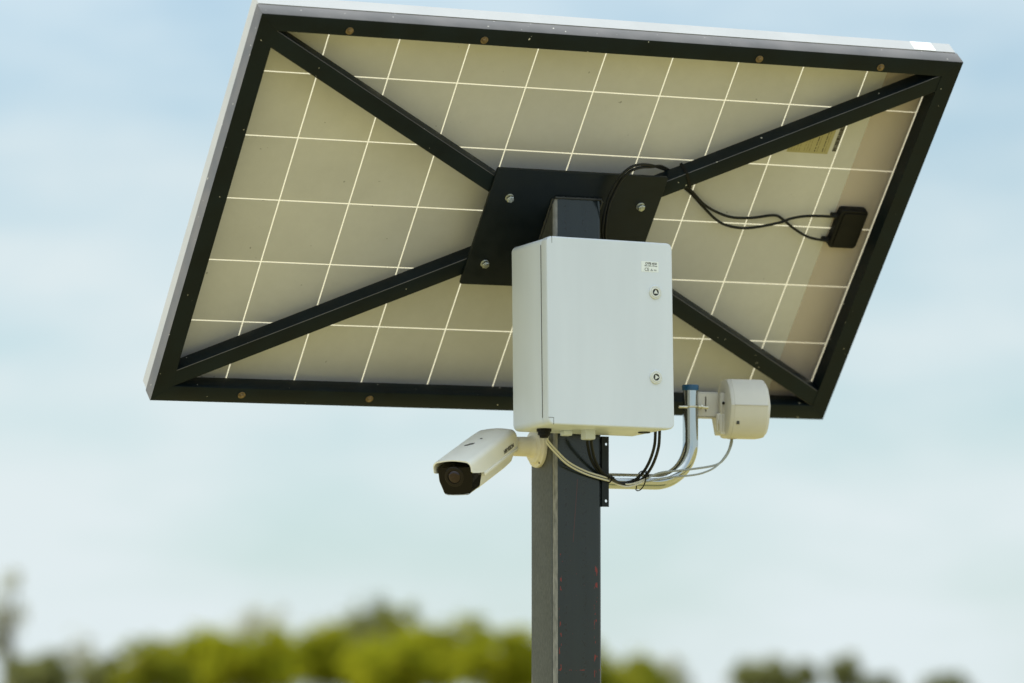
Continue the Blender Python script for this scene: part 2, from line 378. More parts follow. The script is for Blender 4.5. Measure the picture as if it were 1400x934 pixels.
def outline(name, loops, z0, z1, mat, parent=None, bev=0.0, m4=None, label=None, smooth=True, res=3):
    """closed 2D loops (first outer, others holes) filled and thickened from z0 to z1"""
    cu = bpy.data.curves.new(name, 'CURVE'); cu.dimensions = '2D'; cu.fill_mode = 'BOTH'
    for lp in loops:
        s = cu.splines.new('POLY'); s.points.add(len(lp)-1); s.use_cyclic_u = True
        for p, q in zip(s.points, lp): p.co = (q[0], q[1], 0, 1)
    cu.extrude = (z1-z0)/2 - bev; cu.bevel_depth = bev; cu.bevel_resolution = res; cu.offset = -bev
    return curve_obj(name, cu, (z0+z1)/2, mat, parent, m4, label, smooth)
def curve_obj(name, cu, zc, mat, parent, m4, label, smooth=True):
    o = bpy.data.objects.new('tmp', cu); COL.objects.link(o)
    dg = bpy.context.evaluated_depsgraph_get(); dg.update()
    me = bpy.data.meshes.new_from_object(o.evaluated_get(dg)); bpy.data.objects.remove(o); bpy.data.curves.remove(cu)
    me.transform(Matrix.Translation((0, 0, zc)))
    if m4 is not None: me.transform(m4)
    me.name = name; me.materials.clear()
    if smooth: shade(me, 35)
    return link(name, me, mat, parent, label=label)
def text(name, body, size, mat, parent, m4, depth=0.0002, bold=0.0, sx=1.0, align='LEFT', label=None):
    cu = bpy.data.curves.new(name, 'FONT'); cu.body = body; cu.size = size; cu.extrude = depth; cu.offset = bold; cu.align_x = align
    cu.resolution_u = 3
    return curve_obj(name, cu, 0, mat, parent, m4 @ Matrix.Diagonal((sx, 1, 1, 1)), label, smooth=False)
def rrect(w, h, r, n=6, cx=0, cy=0):
    o = []
    for sx, sy, a0 in ((1, 1, 0), (-1, 1, 90), (-1, -1, 180), (1, -1, 270)):
        for k in range(n+1):
            a = R(a0 + 90*k/n); o.append((cx+sx*(w/2-r)+r*math.cos(a), cy+sy*(h/2-r)+r*math.sin(a)))
    return o
def circ(cx, cy, r, n=20): return [(cx+r*math.cos(2*PI*i/n), cy+r*math.sin(2*PI*i/n)) for i in range(n)]
def cols(x, y, z, o):
    m = Matrix.Identity(4)
    for i, v in enumerate((x, y, z)):
        for k in range(3): m[k][i] = v[k]
    for k in range(3): m[k][3] = o[k]
    return m
def axis_to(d, o=(0, 0, 0)):
    """matrix whose local Z points along d"""
    q = Vector(d).normalized().to_track_quat('Z', 'Y').to_matrix().to_4x4(); q.translation = Vector(o); return q
XZ = cols((1, 0, 0), (0, 0, 1), (0, -1, 0), (0, 0, 0))     # outline plane x,y -> x,z ; thickness towards -y

# ------------------------------------------------------------------ frames
O = Vector((0.08517, 9.24041, CAM_H + 0.99873))
PSI = 0.436115; TH = 0.863126
Xp = Vector((math.cos(PSI), math.sin(PSI), 0)); Yp = Vector((-math.sin(PSI), math.cos(PSI), 0)); Zp = Vector((0, 0, 1))
U = -Yp*math.cos(TH) + Zp*math.sin(TH)
NB = Xp.cross(U)                                    # out of the back of the panel
POST = cols(Xp, Yp, Zp, O)                          # frame of the post, origin at the panel centre
PANEL = cols(Xp, U, NB, O)
def PF(x, y, z): return POST @ Matrix.Translation((x, y, z))
def pw(p): return POST @ Vector(p)

# ------------------------------------------------------------------ ground
def make_ground():
    bm = bmesh.new(); rings = []
    for r in (0.01, 4, 9, 16, 30, 60, 110, 200, 400, 900, 2000, 4500):
        rings.append([bm.verts.new((r*math.cos(2*PI*i/64), 9+r*math.sin(2*PI*i/64), (0.0 if r < 300 else -0.012*(r-300)))) for i in range(64)])
    for a, b in zip(rings, rings[1:]):
        for i in range(64): bm.faces.new((a[i], b[i], b[(i+1) % 64], a[(i+1) % 64]))
    o = link('ground', bm_mesh(bm, 'ground'), 'ground', smooth=True); o['kind'] = 'structure'
    o['label'] = 'dry yellow green meadow around the foot of the post'
make_ground()

# ------------------------------------------------------------------ steel post
def make_post():
    root = thing('steel_post', cols(Xp, Yp, Zp, Vector((O.x, O.y, 0))), 'dark grey painted square steel post with red primer specks, carrying the solar panel', 'post')
    x0, x1, y0, y1 = -0.0450, 0.0690, -0.108, 0.014; zo = O.z
    loop = rrect(x1-x0, y1-y0, 0.011, 6, (x0+x1)/2, (y0+y1)/2)
    top = lambda y: zo + (-0.0667 - y*math.sin(TH))/math.cos(TH)
    bm = bmesh.new(); rings = []
    for z in (0.0, 0.8, 1.6, 2.4, None):
        rings.append([bm.verts.new((x, y, z if z is not None else top(y))) for x, y in loop])
    n = len(loop)
    for a, b in zip(rings, rings[1:]):
        for i in range(n):
            f = bm.faces.new((a[i], a[(i+1) % n], b[(i+1) % n], b[i]))
    bm.faces.new(rings[-1])
    for f in bm.faces:
        f.normal_update(); f.material_index = 1 if abs(f.normal.x) > 0.8 else 0
        if f.normal.x < -0.3 and f.normal.y < -0.3: f.material_index = 2  # left front corner takes the painted highlight
    me = bm_mesh(bm, 'tube'); me.materials.append(M['post_front']); me.materials.append(M['post_side']); me.materials.append(M['post_edge_glint']); shade(me, 30)
    link('post_tube', me, None, root)
    # weld bead where the post meets the plate
    def bead(a, b, nm):
        a, b = Vector(a), Vector(b); k = int((b-a).length/0.0035); bm = bmesh.new()
        pts = [a.lerp(b, i/k)+Vector((rnd.uniform(-1, 1), rnd.uniform(-1, 1), rnd.uniform(-1, 1)))*0.0006 for i in range(k+1)]
        rr = [0.0022+0.0011*abs(math.sin(i*1.35))+rnd.uniform(0, 0.0006) for i in range(k+1)]
        tube_bm(bm, pts, lambda i: rr[i], 7); me = bm_mesh(bm, nm); shade(me, 60); link('weld_bead', me, 'weld', root)
    e = 0.001
    bead((x0+.002, y0-e, top(y0)-.001), (x1-.002, y0-e, top(y0)-.001), 'bead')
    bead((x0-e, y0+.002, top(y0)-.003), (x0-e, y1-.004, top(y1)-.001), 'bead')
    bead((x1+e, y0+.002, top(y0)-.003), (x1+e, y1-.004, top(y1)-.001), 'bead')
    # foot plate with anchor bolts, below the frame of the picture
    box('base_plate', (-0.12, -0.18, 0.004), (0.14, 0.085, 0.016), 'plate_steel', root, 0.001)
    for sx in (-0.095, 0.115):
        for sy in (-0.155, 0.06):
            lathe('anchor_bolt', [(0.012, 0), (0.012, 0.01), (0.006, 0.0101), (0.006, 0.03)], 'zinc_bolt', root, 6, Matrix.Translation((sx, sy, 0.016)))
    # long rolled seam down the left face
    box('seam_strip', (x0-0.0005, -0.0975, 0.02), (x0+0.001, -0.0955, 2.50), 'weld', root, 0.0003)
make_post()

# ------------------------------------------------------------------ welded carrying frame
D, T = 0.0607, 0.0373
def hexbolt(name, m4, parent, mat, r=0.0075, h=0.005, washer=0.010):
    bm = bmesh.new()
    def ringed(prof, n, rot=0.0):
        rs = [[bm.verts.new((a*math.cos(2*PI*i/n+rot), a*math.sin(2*PI*i/n+rot), z)) for i in range(n)] for a, z in prof]
        for p, q in zip(rs, rs[1:]):
            for i in range(n): bm.faces.new((p[i], p[(i+1) % n], q[(i+1) % n], q[i]))
        bm.faces.new(rs[-1])
    ringed([(washer, 0), (washer, 0.0014), (washer*0.96, 0.0018)], 18)
    ringed([(r, 0.0018), (r, h), (r*0.86, h+0.0012)], 6, rnd.uniform(0, 1))
    ringed([(r*0.5, h+0.0012), (r*0.45, h+0.0022)], 12)
    bmesh.ops.transform(bm, matrix=m4, verts=bm.verts[:])
    return link(name, bm_mesh(bm, name), mat, parent)
def make_frame():
    root = thing('support_frame', PANEL, 'black welded steel frame with diagonal cross and centre plate behind the solar panel', 'steel frame')
    Wf, Hf, w = 1.6386, 0.980, 0.040; z0, z1 = D-T, D
    X, Y = Wf/2, Hf/2
    def rail(name, a, b, c, d):
        bm = bmesh.new()
        lo = [bm.verts.new((p[0], p[1], z0)) for p in (a, b, c, d)]; hi = [bm.verts.new((p[0], p[1], z1)) for p in (a, b, c, d)]
        bm.faces.new(lo[::-1]); bm.faces.new(hi)
        for i in range(4): bm.faces.new((lo[i], lo[(i+1) % 4], hi[(i+1) % 4], hi[i]))
        vert = abs(b[1]-a[1]) > abs(b[0]-a[0])
        es = [e for e in bm.edges if abs(e.verts[0].co.z-e.verts[1].co.z) < 1e-6 and abs((e.verts[0].co-e.verts[1].co).y if vert else (e.verts[0].co-e.verts[1].co).x) > 0.2]
        bmesh.ops.bevel(bm, geom=es, offset=0.0022, segments=2, profile=0.5, affect='EDGES')
        me = bm_mesh(bm, name); shade(me, 30)
        me.materials.append(M['black_steel']); me.materials.append(M['lit_steel'])
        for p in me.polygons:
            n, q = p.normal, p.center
            if (n.x < -0.9 and q.x < -X+0.01) or (n.y > 0.9 and q.y > Y-0.01): p.material_index = 1  # left and top outer faces painted lighter, as the sun catches them
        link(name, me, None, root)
    g = 0.0002
    rail('frame_rail', (-X, Y), (X, Y), (X-w, Y-w), (-X+w, Y-w))
    rail('frame_rail', (-X, -Y), (X, -Y), (X-w, -Y+w), (-X+w, -Y+w))
    rail('frame_rail', (-X, Y-g), (-X+w, Y-w-g), (-X+w, -Y+w+g), (-X, -Y+g))
    rail('frame_rail', (X, Y-g), (X-w, Y-w-g), (X-w, -Y+w+g), (X, -Y+g))
    # diagonal braces, from the inner corners towards the centre
    xi, yi = X-w+0.001, Y-w+0.001; hw = 0.0195; ang = math.atan2(0.553, 1)
    for sx, sy in ((-1, 1), (1, 1), (-1, -1), (1, -1)):
        # cut to the corner: a pointed end against both rails
        c, s = math.cos(ang), math.sin(ang)
        def P(t, o): return (sx*(t*c - o*s), sy*(t*s + o*c))
        t_x = lambda o: (xi + o*s)/c        # where the line at offset o meets the vertical rail
        t_y = lambda o: (yi - o*c)/s
        tcn = (xi*c + yi*s); ocn = (-xi*s + yi*c)
        pts = [P(0.13, -hw), P(min(t_x(-hw), t_y(-hw)), -hw)]
        if abs(ocn) < hw: pts.append(P(tcn, ocn))
        pts += [P(min(t_x(hw), t_y(hw)), hw), P(0.13, hw)]
        bm = bmesh.new(); zz0, zz1 = z0+0.0008, z1-0.0009
        lo = [bm.verts.new((p[0], p[1], zz0)) for p in pts]; hi = [bm.verts.new((p[0], p[1], zz1)) for p in pts]
        bm.faces.new(lo[::-1]); bm.faces.new(hi); n = len(pts)
        for i in range(n): bm.faces.new((lo[i], lo[(i+1) % n], hi[(i+1) % n], hi[i]))
        es = [e for e in bm.edges if abs((e.verts[0].co-e.verts[1].co).length) > 0.2]
        bmesh.ops.bevel(bm, geom=es, offset=0.0028, segments=3, profile=0.5, affect='EDGES')
        me = bm_mesh(bm, 'diagonal_brace'); shade(me, 30)
        me.materials.append(M['black_steel']); me.materials.append(M['lit_steel'])
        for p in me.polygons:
            if 0.6 < p.normal.z < 0.8: p.material_index = 1      # highlight of the rubbed ridges put into the colour
        link('diagonal_brace', me, None, root)
    outline('centre_plate', [rrect(0.405, 0.302, 0.004, 3, 0.006, 0.002)], z1-0.0006, z1+0.0055, 'plate_steel', root, 0.0008)
    for x, y in ((-0.148, 0.0805), (0.1657, 0.0754), (-0.1545, -0.0922), (0.162, -0.094)):
        hexbolt('plate_bolt', Matrix.Translation((x, y, z1+0.0055)), root, 'zinc_bolt', 0.0085, 0.0085, 0.0095)
    for x in (-0.6207, -0.319, 0.3253, 0.6222): hexbolt('rail_bolt', Matrix.Translation((x, 0.463, z1-0.0002)), root, 'rust_bolt', 0.0055, 0.0035, 0.0085)
    for x in (-0.6158, -0.317, 0.3253, 0.620): hexbolt('rail_bolt', Matrix.Translation((x, -0.468, z1-0.0002)), root, 'rust_bolt', 0.0055, 0.0035, 0.0085)
make_frame()

# ------------------------------------------------------------------ solar panel
def make_panel():
    root = thing('solar_panel', PANEL, 'framed solar panel seen from behind, grid of beige cells with pale lines', 'solar panel')
    X, Y = 0.8160, 0.4905; zt, zb = D-T-0.0006, D-T-0.0346
    lip = 0.018; th = 0.0018
    def side(a, b):     # L profile: outer wall plus back lip, mitred
        a, b = Vector((*a, 0)), Vector((*b, 0)); t = (b-a).normalized(); nin = Vector((-t.y, t.x, 0))
        prof = [(0, zb), (0, zt), (lip, zt), (lip, zt-th), (0.004, zt-th), (0.004, zb)]
        bm = bmesh.new()
        r1 = [bm.verts.new(a + t*i + nin*i + Vector((0, 0, z))) for i, z in prof]
        r2 = [bm.verts.new(b - t*i + nin*i + Vector((0, 0, z))) for i, z in prof]
        n = len(prof)
        for i in range(n): bm.faces.new((r1[i], r2[i], r2[(i+1) % n], r1[(i+1) % n]))
        bm.faces.new(r1); bm.faces.new(r2[::-1])
        link('frame_side', bm_mesh(bm, 'frame_side'), 'aluminium', root)
    c = [(-X, -Y), (X, -Y), (X, Y), (-X, Y)]
    for i in range(4): side(c[i], c[(i+1) % 4])
    xi, yi = X-0.0042, Y-0.0042
    bm = bmesh.new(); f = bm.faces.new([bm.verts.new(p) for p in ((-xi, -yi, 0), (xi, -yi, 0), (xi, yi, 0), (-xi, yi, 0))])
    link('backsheet', bm_mesh(bm, 'backsheet'), 'backsheet', root)
    box('glass', (-xi, -yi, -0.0052), (xi, yi, -0.0020), 'glass', root)
    P = 0.1585; h = 0.1553/2; me = None
    for r in range(6):
        for k in range(10):
            if me is None:
                bm = bmesh.new(); box_bm(bm, (-h, -h, 0.0001), (h, h, 0.0007)); me = bm_mesh(bm, 'solar_cell'); me.materials.append(M['cell'])
            o = link('solar_cell', me, None, root); o.location = ((k-4.5)*P, (2.5-r)*P, 0)
    # junction box near the right edge
    jb = outline('junction_box', [rrect(0.070, 0.102, 0.009, 4, 0.724, 0.011)], 0.0010, 0.021, 'black_plastic', root, 0.003)
    outline('lid', [rrect(0.058, 0.088, 0.007, 4, 0.726, 0.011)], 0.021, 0.0235, 'black_plastic', jb, 0.001)
    for y in (0.043, -0.022):
        lathe('cable_gland', [(0.0055, 0), (0.0055, 0.016), (0.0085, 0.0161), (0.0085, 0.024)], 'black_plastic', jb, 14, axis_to((1, 0, 0), (0.672, y, 0.011)))
    # rating sticker with turned print, and a strip of bars
    st = outline('rating_sticker', [[(0.51, 0.195), (0.612, 0.195), (0.612, 0.268), (0.51, 0.268)]], 0.0007, 0.0010, 'sticker', root)
    for k in range(15):
        x = 0.513 + k*0.0064; dark = k in (10, 13)
        if k in (5, 9, 12): continue
        y = 0.200; bm = bmesh.new()
        while y < 0.258:
            l = rnd.uniform(0.003, 0.012); ww = 0.0019 if dark else rnd.choice((0.0007, 0.0011))
            box_bm(bm, (x, y, 0.0010), (x+ww, min(y+l, 0.264), 0.00112)); y += l + rnd.uniform(0.0012, 0.004)
        o = link('print_line', bm_mesh(bm, 'print'), 'ink' if dark else 'soft_ink', st); o['kind'] = 'stuff'
    bm = bmesh.new(); y = 0.203
    while y < 0.285:
        l = rnd.choice((0.0008, 0.0014, 0.0022)); box_bm(bm, (0.6210, y, 0.00075), (0.6310, y+l, 0.0010)); y += l + rnd.choice((0.0004, 0.0007))
    o = link('bar_code_strip', bm_mesh(bm, 'bars'), 'ink', root); o['kind'] = 'stuff'
    # white tape on the upper edge
    box('tape', (0.716, Y-0.0003, zb+0.001), (0.768, Y+0.0005, zt-0.0015), 'white_tape', root)
    # added sheet along the right edge: a band of sunlight put into its colour
    bm = bmesh.new(); f = bm.faces.new([bm.verts.new(p) for p in ((0.690, -yi, 0.0009), (0.803, -yi, 0.0009), (0.803, yi, 0.0009), (0.682, yi, 0.0009))])
    link('edge_light_band', bm_mesh(bm, 'edge_light_band'), 'light_band', root)
make_panel()

# ------------------------------------------------------------------ electrical cabinet
def make_cabinet():
    A = Vector((0.89767, 0.44051, -0.01170)); B = Vector((-0.44056, 0.89656, -0.04558)); Z = Vector((-0.00959, 0.04607, 0.99889))
    c = Vector((0.2080, 8.9882, 0.7198))*0.9990; c.z += CAM_H
    root = thing('electrical_cabinet', cols(A, B, Z, c), 'pale grey plastic cabinet with two round locks on the front of the post', 'cabinet')
    w, h, dp = 0.2975, 0.3966, 0.1700
    outline('body', [rrect(w-0.002, h-0.002, 0.013)], -dp, -0.0315, 'cabinet', root, 0.003, XZ)
    outline('gasket', [rrect(w-0.008, h-0.008, 0.011)], -0.0318, -0.0290, 'seam', root, 0, XZ)
    dr = outline('door', [rrect(w, h, 0.013)], -0.0292, 0.0, 'cabinet', root, 0.0035, XZ)
    # hinge covers: slightly proud strip on the left side of the door, split off by dark joints
    zt = 0.182
    box('hinge_joint', (-w/2-0.0003, 0.0275, -zt), (-w/2+0.002, 0.0293, zt), 'seam', dr)
    for s in (1, -1):
        box('corner_joint', (-0.1372, -0.0003, s*0.1835), (-0.1364, 0.004, s*(h/2-0.0005)), 'seam', dr)
    box('corner_joint', (-0.1482, -0.0003, -0.1841), (-0.1368, 0.004, -0.1833), 'seam', dr)
    for x, z, rot in ((0.1061, 0.0912, 0), (0.1051, -0.0895, -90)):
        m = Matrix.Translation((x, -0.0001, z)) @ cols((1, 0, 0), (0, 0, 1), (0, -1, 0), (0, 0, 0))
        lk = lathe('lock', [(0.0142, 0), (0.0142, 0.0018), (0.0132, 0.0030), (0.0118, 0.0032), (0.0114, 0.0024), (0.0108, 0.0024), (0.0104, 0.0036), (0.0084, 0.0040), (0.0076, 0.0038), (0.0072, 0.0016)], 'lock_ring', root, 36, m, angle=25)
        lathe('lock_recess', [(0.0072, 0.0012), (0.0072, 0.0020)], 'lock_hole', lk, 24, m)
        tri = [(0.0056*math.cos(R(90+rot+a)), 0.0056*math.sin(R(90+rot+a))) for a in (0, 120, 240)]
        outline('key_insert', [tri], 0.0019, 0.0042, 'lock_ring', lk, 0, m)
    # printed label
    lb = outline('label', [rrect(0.041, 0.0225, 0.0008, 2, 0.0945, 0.1455)], 0.0001, 0.0004, 'label_white', root, 0, XZ)
    def tm(x, z): return Matrix.Translation((x, -0.0005, z)) @ XZ
    text('print', 'OVPB 4030', 0.0072, 'ink', lb, tm(0.0835, 0.1497), bold=0.00008, sx=0.80)
    text('print', '300 x 400 x 170 mm', 0.0040, 'grey_ink', lb, tm(0.0815, 0.1458), sx=0.90, bold=0.00004)
    text('print', 'CE', 0.0098, 'ink', lb, tm(0.0815, 0.1362), sx=0.95)
    tm2 = tm(0.0, 0.0)
    outline('print', [[(0.0955, 0.1365), (0.1015, 0.1365), (0.0985, 0.1415)], [(0.0968, 0.1373), (0.1002, 0.1373), (0.0985, 0.1402)]], 0, 0.0003, 'grey_ink', lb, 0, tm2)
    text('print', 'IP65', 0.0042, 'grey_ink', lb, tm(0.1035, 0.1368), sx=0.9)
    # wall brackets behind, glands below
    for s in (1, -1): box('mounting_rail', (-0.06, dp, s*0.14-0.012), (0.06, dp+0.004, s*0.14+0.012), 'zinc', root, 0.0005)
    zb = -h/2
    gm = Matrix.Translation((-0.112, 0.095, zb)) @ Matrix.Rotation(PI, 4, 'X')
    lathe('cable_gland', [(0.016, -0.002), (0.016, 0.005), (0.0135, 0.0052), (0.0135, 0.012), (0.0105, 0.0125), (0.0090, 0.018)], 'black_plastic', root, 10, gm, angle=20)
    box('cable_gland', (-0.024, 0.075, zb-0.019), (0.0, 0.099, zb+0.002), 'cabinet', root, 0.0025)
    gm = Matrix.Translation((0.118, 0.080, zb)) @ Matrix.Rotation(PI, 4, 'X')
    lathe('cable_gland', [(0.013, -0.002), (0.013, 0.001), (0.009, 0.0012)], 'black_plastic', root, 16, gm, angle=20)
    box('vent_plug', (-0.062, 0.10, zb-0.010), (-0.042, 0.12, zb+0.001), 'cabinet', root, 0.002)
make_cabinet()

# ------------------------------------------------------------------ bullet camera
def make_cam():
    al, ph = R(22), R(18.5)
    a = Vector((-math.sin(al)*math.cos(ph), -math.cos(al)*math.cos(ph), -math.sin(ph)))
    b = Vector((math.cos(al), -math.sin(al), 0)); c = b.cross(-a)
    rear = Vector((-0.0265, 9.150, CAM_H + 0.4990))
    root = thing('surveillance_camera', cols(b, -a, c, rear), 'white bullet surveillance camera under the cabinet, pointing down to the left', 'security camera')
    # local: x right, y rearwards (front at y = -L), z up; origin at the rear centre
    L = 0.265
    def hood_ring(y, s, skirt, inner=False, drop=0.0, sw=1.0):
        wv = (0.043 - (0.0016 if inner else 0))*s*sw; tz = (0.036 - (0.0025 if inner else 0))*s - drop
        pts = []
        pts.append((-wv, y, skirt))
        pts.append((-wv, y, tz-0.020*s))
        for k in range(9):                                   # left shoulder
            t = R(180-90*k/8); pts.append((-wv+0.013*s+0.013*s*math.cos(t), y, tz-0.0155*s+0.0125*s*math.sin(t)))
        for k in range(1, 6):
            t = k/6; xx = -wv+0.013*s + t*(2*wv-0.026*s); pts.append((xx, y, tz-0.003*s+0.003*s*math.sin(PI*t)))
        for k in range(9):
            t = R(90-90*k/8); pts.append((wv-0.013*s+0.013*s*math.cos(t), y, tz-0.0155*s+0.0125*s*math.sin(t)))
        pts.append((wv, y, tz-0.020*s)); pts.append((wv, y, skirt))
        return pts
    secs = [(-L-0.004, 1.0, 0.010, 0), (-L+0.002, 1.01, 0.006, 0), (-L+0.030, 1.01, -0.002, 0), (-L+0.060, 1.01, -0.009, 0), (-L+0.10, 1.01, -0.010, 0), (-0.10, 1.01, -0.010, 0), (-0.045, 1.0, -0.010, 0.0), (-0.016, 0.99, -0.010, 0.001), (-0.004, 0.965, -0.010, 0.003), (0.003, 0.93, -0.010, 0.007)]
    bm = bmesh.new(); ro = []; ri = []
    for y, s, sk, dr in secs:
        ro.append([bm.verts.new(p) for p in hood_ring(y, s, sk, False, dr)])
        ri.append([bm.verts.new(p) for p in hood_ring(y if y < 0 else y-0.002, s, sk, True, dr)])
    n = len(ro[0])
    for i in range(len(secs)-1):
        for k in range(n-1):
            bm.faces.new((ro[i][k], ro[i][k+1], ro[i+1][k+1], ro[i+1][k]))
            bm.faces.new((ri[i][k], ri[i+1][k], ri[i+1][k+1], ri[i][k+1]))
        for k in (0, n-1): bm.faces.new((ro[i][k], ro[i+1][k], ri[i+1][k], ri[i][k]))
    for k in range(n-1): bm.faces.new((ro[0][k], ri[0][k], ri[0][k+1], ro[0][k+1]))
    bm.faces.new(ro[-1])
    me = bm_mesh(bm, 'sunshield'); shade(me, 32); hood = link('sunshield', me, 'camera_white', root)
    # lower housing: tapers to the bottom
    def body_ring(y, s=1.0, rise=0.0, top=0.017):
        wt, wb, zb = 0.0385*s, 0.030*s, -0.044+rise
        pts = [(-wt, y, top), (-wt, y, -0.012)]
        for k in range(5): t = R(180+80*k/4); pts.append((-wb+0.010+0.012*math.cos(t), y, zb+0.010+0.010*math.sin(t)))
        for k in range(5): t = R(280+80*k/4); pts.append((wb-0.010+0.012*math.cos(t), y, zb+0.010+0.010*math.sin(t)))
        pts += [(wt, y, -0.012), (wt, y, top)]
        return pts
    loft('housing', [body_ring(-L+0.058, 1.0), body_ring(-0.06, 1.0), body_ring(-0.02, 0.985, 0.002), body_ring(-0.004, 0.93, 0.008), body_ring(0.001, 0.86, 0.014)], 'camera_white', root, smooth=30)
    # ledge running along the joint of shield and housing
    for s in (-1, 1): box('ledge', (min(s*0.0380, s*0.0455), -L+0.060, -0.0165), (max(s*0.0380, s*0.0455), -0.006, -0.0095), 'camera_white', root, 0.0015)
    # dark front block with window and lens
    fr = loft('front_block', [body_ring(-L+0.006, 0.95, 0.003, 0.017), body_ring(-L+0.008, 0.985, 0.001, 0.017), body_ring(-L+0.057, 0.985, 0.0005, 0.017)], 'camera_glass', root, smooth=30)
    m = axis_to((0, -1, 0), (-0.002, -L+0.0062, -0.003))
    lathe('lens_ring', [(0.0215, -0.004), (0.0215, 0.0006), (0.0200, 0.0016), (0.0150, 0.0012), (0.0145, -0.001)], 'lens_ring', fr, 40, m)
    lathe('lens', [(0.0140, -0.001), (0.0120, 0.0016), (0.008, 0.003), (0.0, 0.0036)], 'lens_glass', fr, 32, m)
    # pale rim along the bottom of the window
    tube('window_rim', [(-0.027, -L+0.0055, -0.0395), (-0.012, -L+0.0045, -0.0415), (0.012, -L+0.0045, -0.0415), (0.027, -L+0.0055, -0.0395)], 0.0007, 'aluminium', fr, 6)
    # maker's lettering on the right flank and a small mark on the top
    tmx = cols((0, 1, 0), (0, 0, 1), (1, 0, 0), (0.04372, -0.0870, -0.0035))
    text('lettering', 'HIKVISION', 0.0125, 'ink', hood, tmx, 0.0001, bold=0.0003, sx=0.98)
    tt = cols((math.cos(0.5), math.sin(0.5), 0), (-math.sin(0.5), math.cos(0.5), 0), (0, 0, 1), (-0.006, -0.150, 0.0366))
    for k, (dx, dy, lw, lh) in enumerate(((0, 0, 0.010, 0.0025), (0.006, 0.006, 0.007, 0.002), (-0.006, -0.004, 0.006, 0.0016), (0.030, 0.036, 0.003, 0.003))):
        outline('mark', [circ(dx, dy, 1, 16) if False else [(dx+lw*math.cos(2*PI*i/16), dy+lh*math.sin(2*PI*i/16)) for i in range(16)]], 0, 0.0003, 'ink', hood, 0, tt)
    lathe('screw', [(0.0035, 0), (0.0035, 0.0008), (0.0015, 0.0009)], 'ink', root, 14, axis_to((1, 0, 0), (0.037, -0.010, -0.004)))
    # mounting arm and round base: built in the post's frame, brought into the camera's frame
    inv = root.matrix_world.inverted()
    def loc(m): return inv @ POST @ m
    base = Vector((-0.0451, -0.030, -0.508))
    mb = loc(axis_to((-1, 0, 0), base))
    bs = lathe('mount_base', [(0.0445, 0.0002), (0.0450, 0.004), (0.0440, 0.0075), (0.0375, 0.0085), (0.0368, 0.0125), (0.0345, 0.0150), (0.0245, 0.0165), (0.0225, 0.020), (0.0212, 0.028), (0.0208, 0.060), (0.0190, 0.064)], 'camera_cream', root, 44, mb, angle=30)
    for ang in (60, 180, 300):
        lathe('base_screw', [(0.0024, 0.0), (0.0024, 0.0010), (0.0010, 0.0011)], 'ink', bs, 12, mb @ Matrix.Translation((0.0405*math.cos(R(ang)), 0.0405*math.sin(R(ang)), 0.0076)))
    # ball joint and rear stem
    j = inv @ POST @ Vector((-0.1085, -0.030, -0.508))
    lathe('swivel_joint', [(0.0, -0.0195), (0.010, -0.0175), (0.0175, -0.010), (0.0195, 0), (0.0175, 0.010), (0.010, 0.0175), (0.0, 0.0195)], 'camera_cream', root, 28, Matrix.Translation(j))
    tube('stem', [j, j.lerp(Vector((0, -0.004, 0.0)), 0.5), Vector((0, -0.006, 0))], 0.0165, 'camera_cream', root, 20, sub=3)
make_cam()

# ------------------------------------------------------------------ pipe arm on the right side of the post
def make_arm():
    root = thing('pipe_arm', PF(0.0670, -0.05, -0.5785), 'bent galvanised pipe arm with blue cap on a drilled black bracket', 'pipe bracket')
    Y0, Z0 = -0.05, -0.5785
    def q(x, y, z): return (x-0.0670, y-Y0, z-Z0)
    # drilled flange and web
    pl = outline('bracket_plate', [[(q(0.0672, 0, 0)[0], -0.637-Z0), (q(0.0838, 0, 0)[0], -0.637-Z0), (q(0.0838, 0, 0)[0], -0.4865-Z0), (q(0.0672, 0, 0)[0], -0.4865-Z0)],
             circ(0.0110, -0.503-Z0, 0.0030), circ(0.0105, -0.6245-Z0, 0.0033)], 0.0562, 0.0595, 'plate_steel', root, 0, XZ)
    box('bracket_web', q(0.0670, -0.1048, -0.637), q(0.0700, 0.008, -0.4865), 'plate_steel', root)
    for z in (-0.503, -0.6245): hexbolt('web_bolt', axis_to((1, 0, 0), q(0.0700, 0.0, z)), root, 'zinc_bolt', 0.006, 0.005, 0.009)
    r = 0.0170; Rb = 0.088; xv, zh, zt = 0.3113, -0.5785, -0.372
    pts = [Vector(q(0.0702, Y0, zh))]
    for k in range(1, 8): pts.append(Vector(q(0.0702+(xv-Rb-0.0702)*k/8, Y0, zh)))
    for k in range(17):
        t = R(-90+90*k/16); pts.append(Vector(q(xv-Rb+Rb*math.cos(t), Y0, zh+Rb+Rb*math.sin(t))))
    for k in range(1, 6): pts.append(Vector(q(xv, Y0, zh+Rb+(zt-zh-Rb)*k/5)))
    tube('pipe', pts, r, 'zinc_pipe', root, 36, raw=True)
    lathe('pipe_cap', [(0.0182, -0.006), (0.0184, 0.004), (0.0172, 0.0065), (0.0, 0.0068)], 'blue_cap', root, 28, Matrix.Translation(q(xv, Y0, zt)))
make_arm()

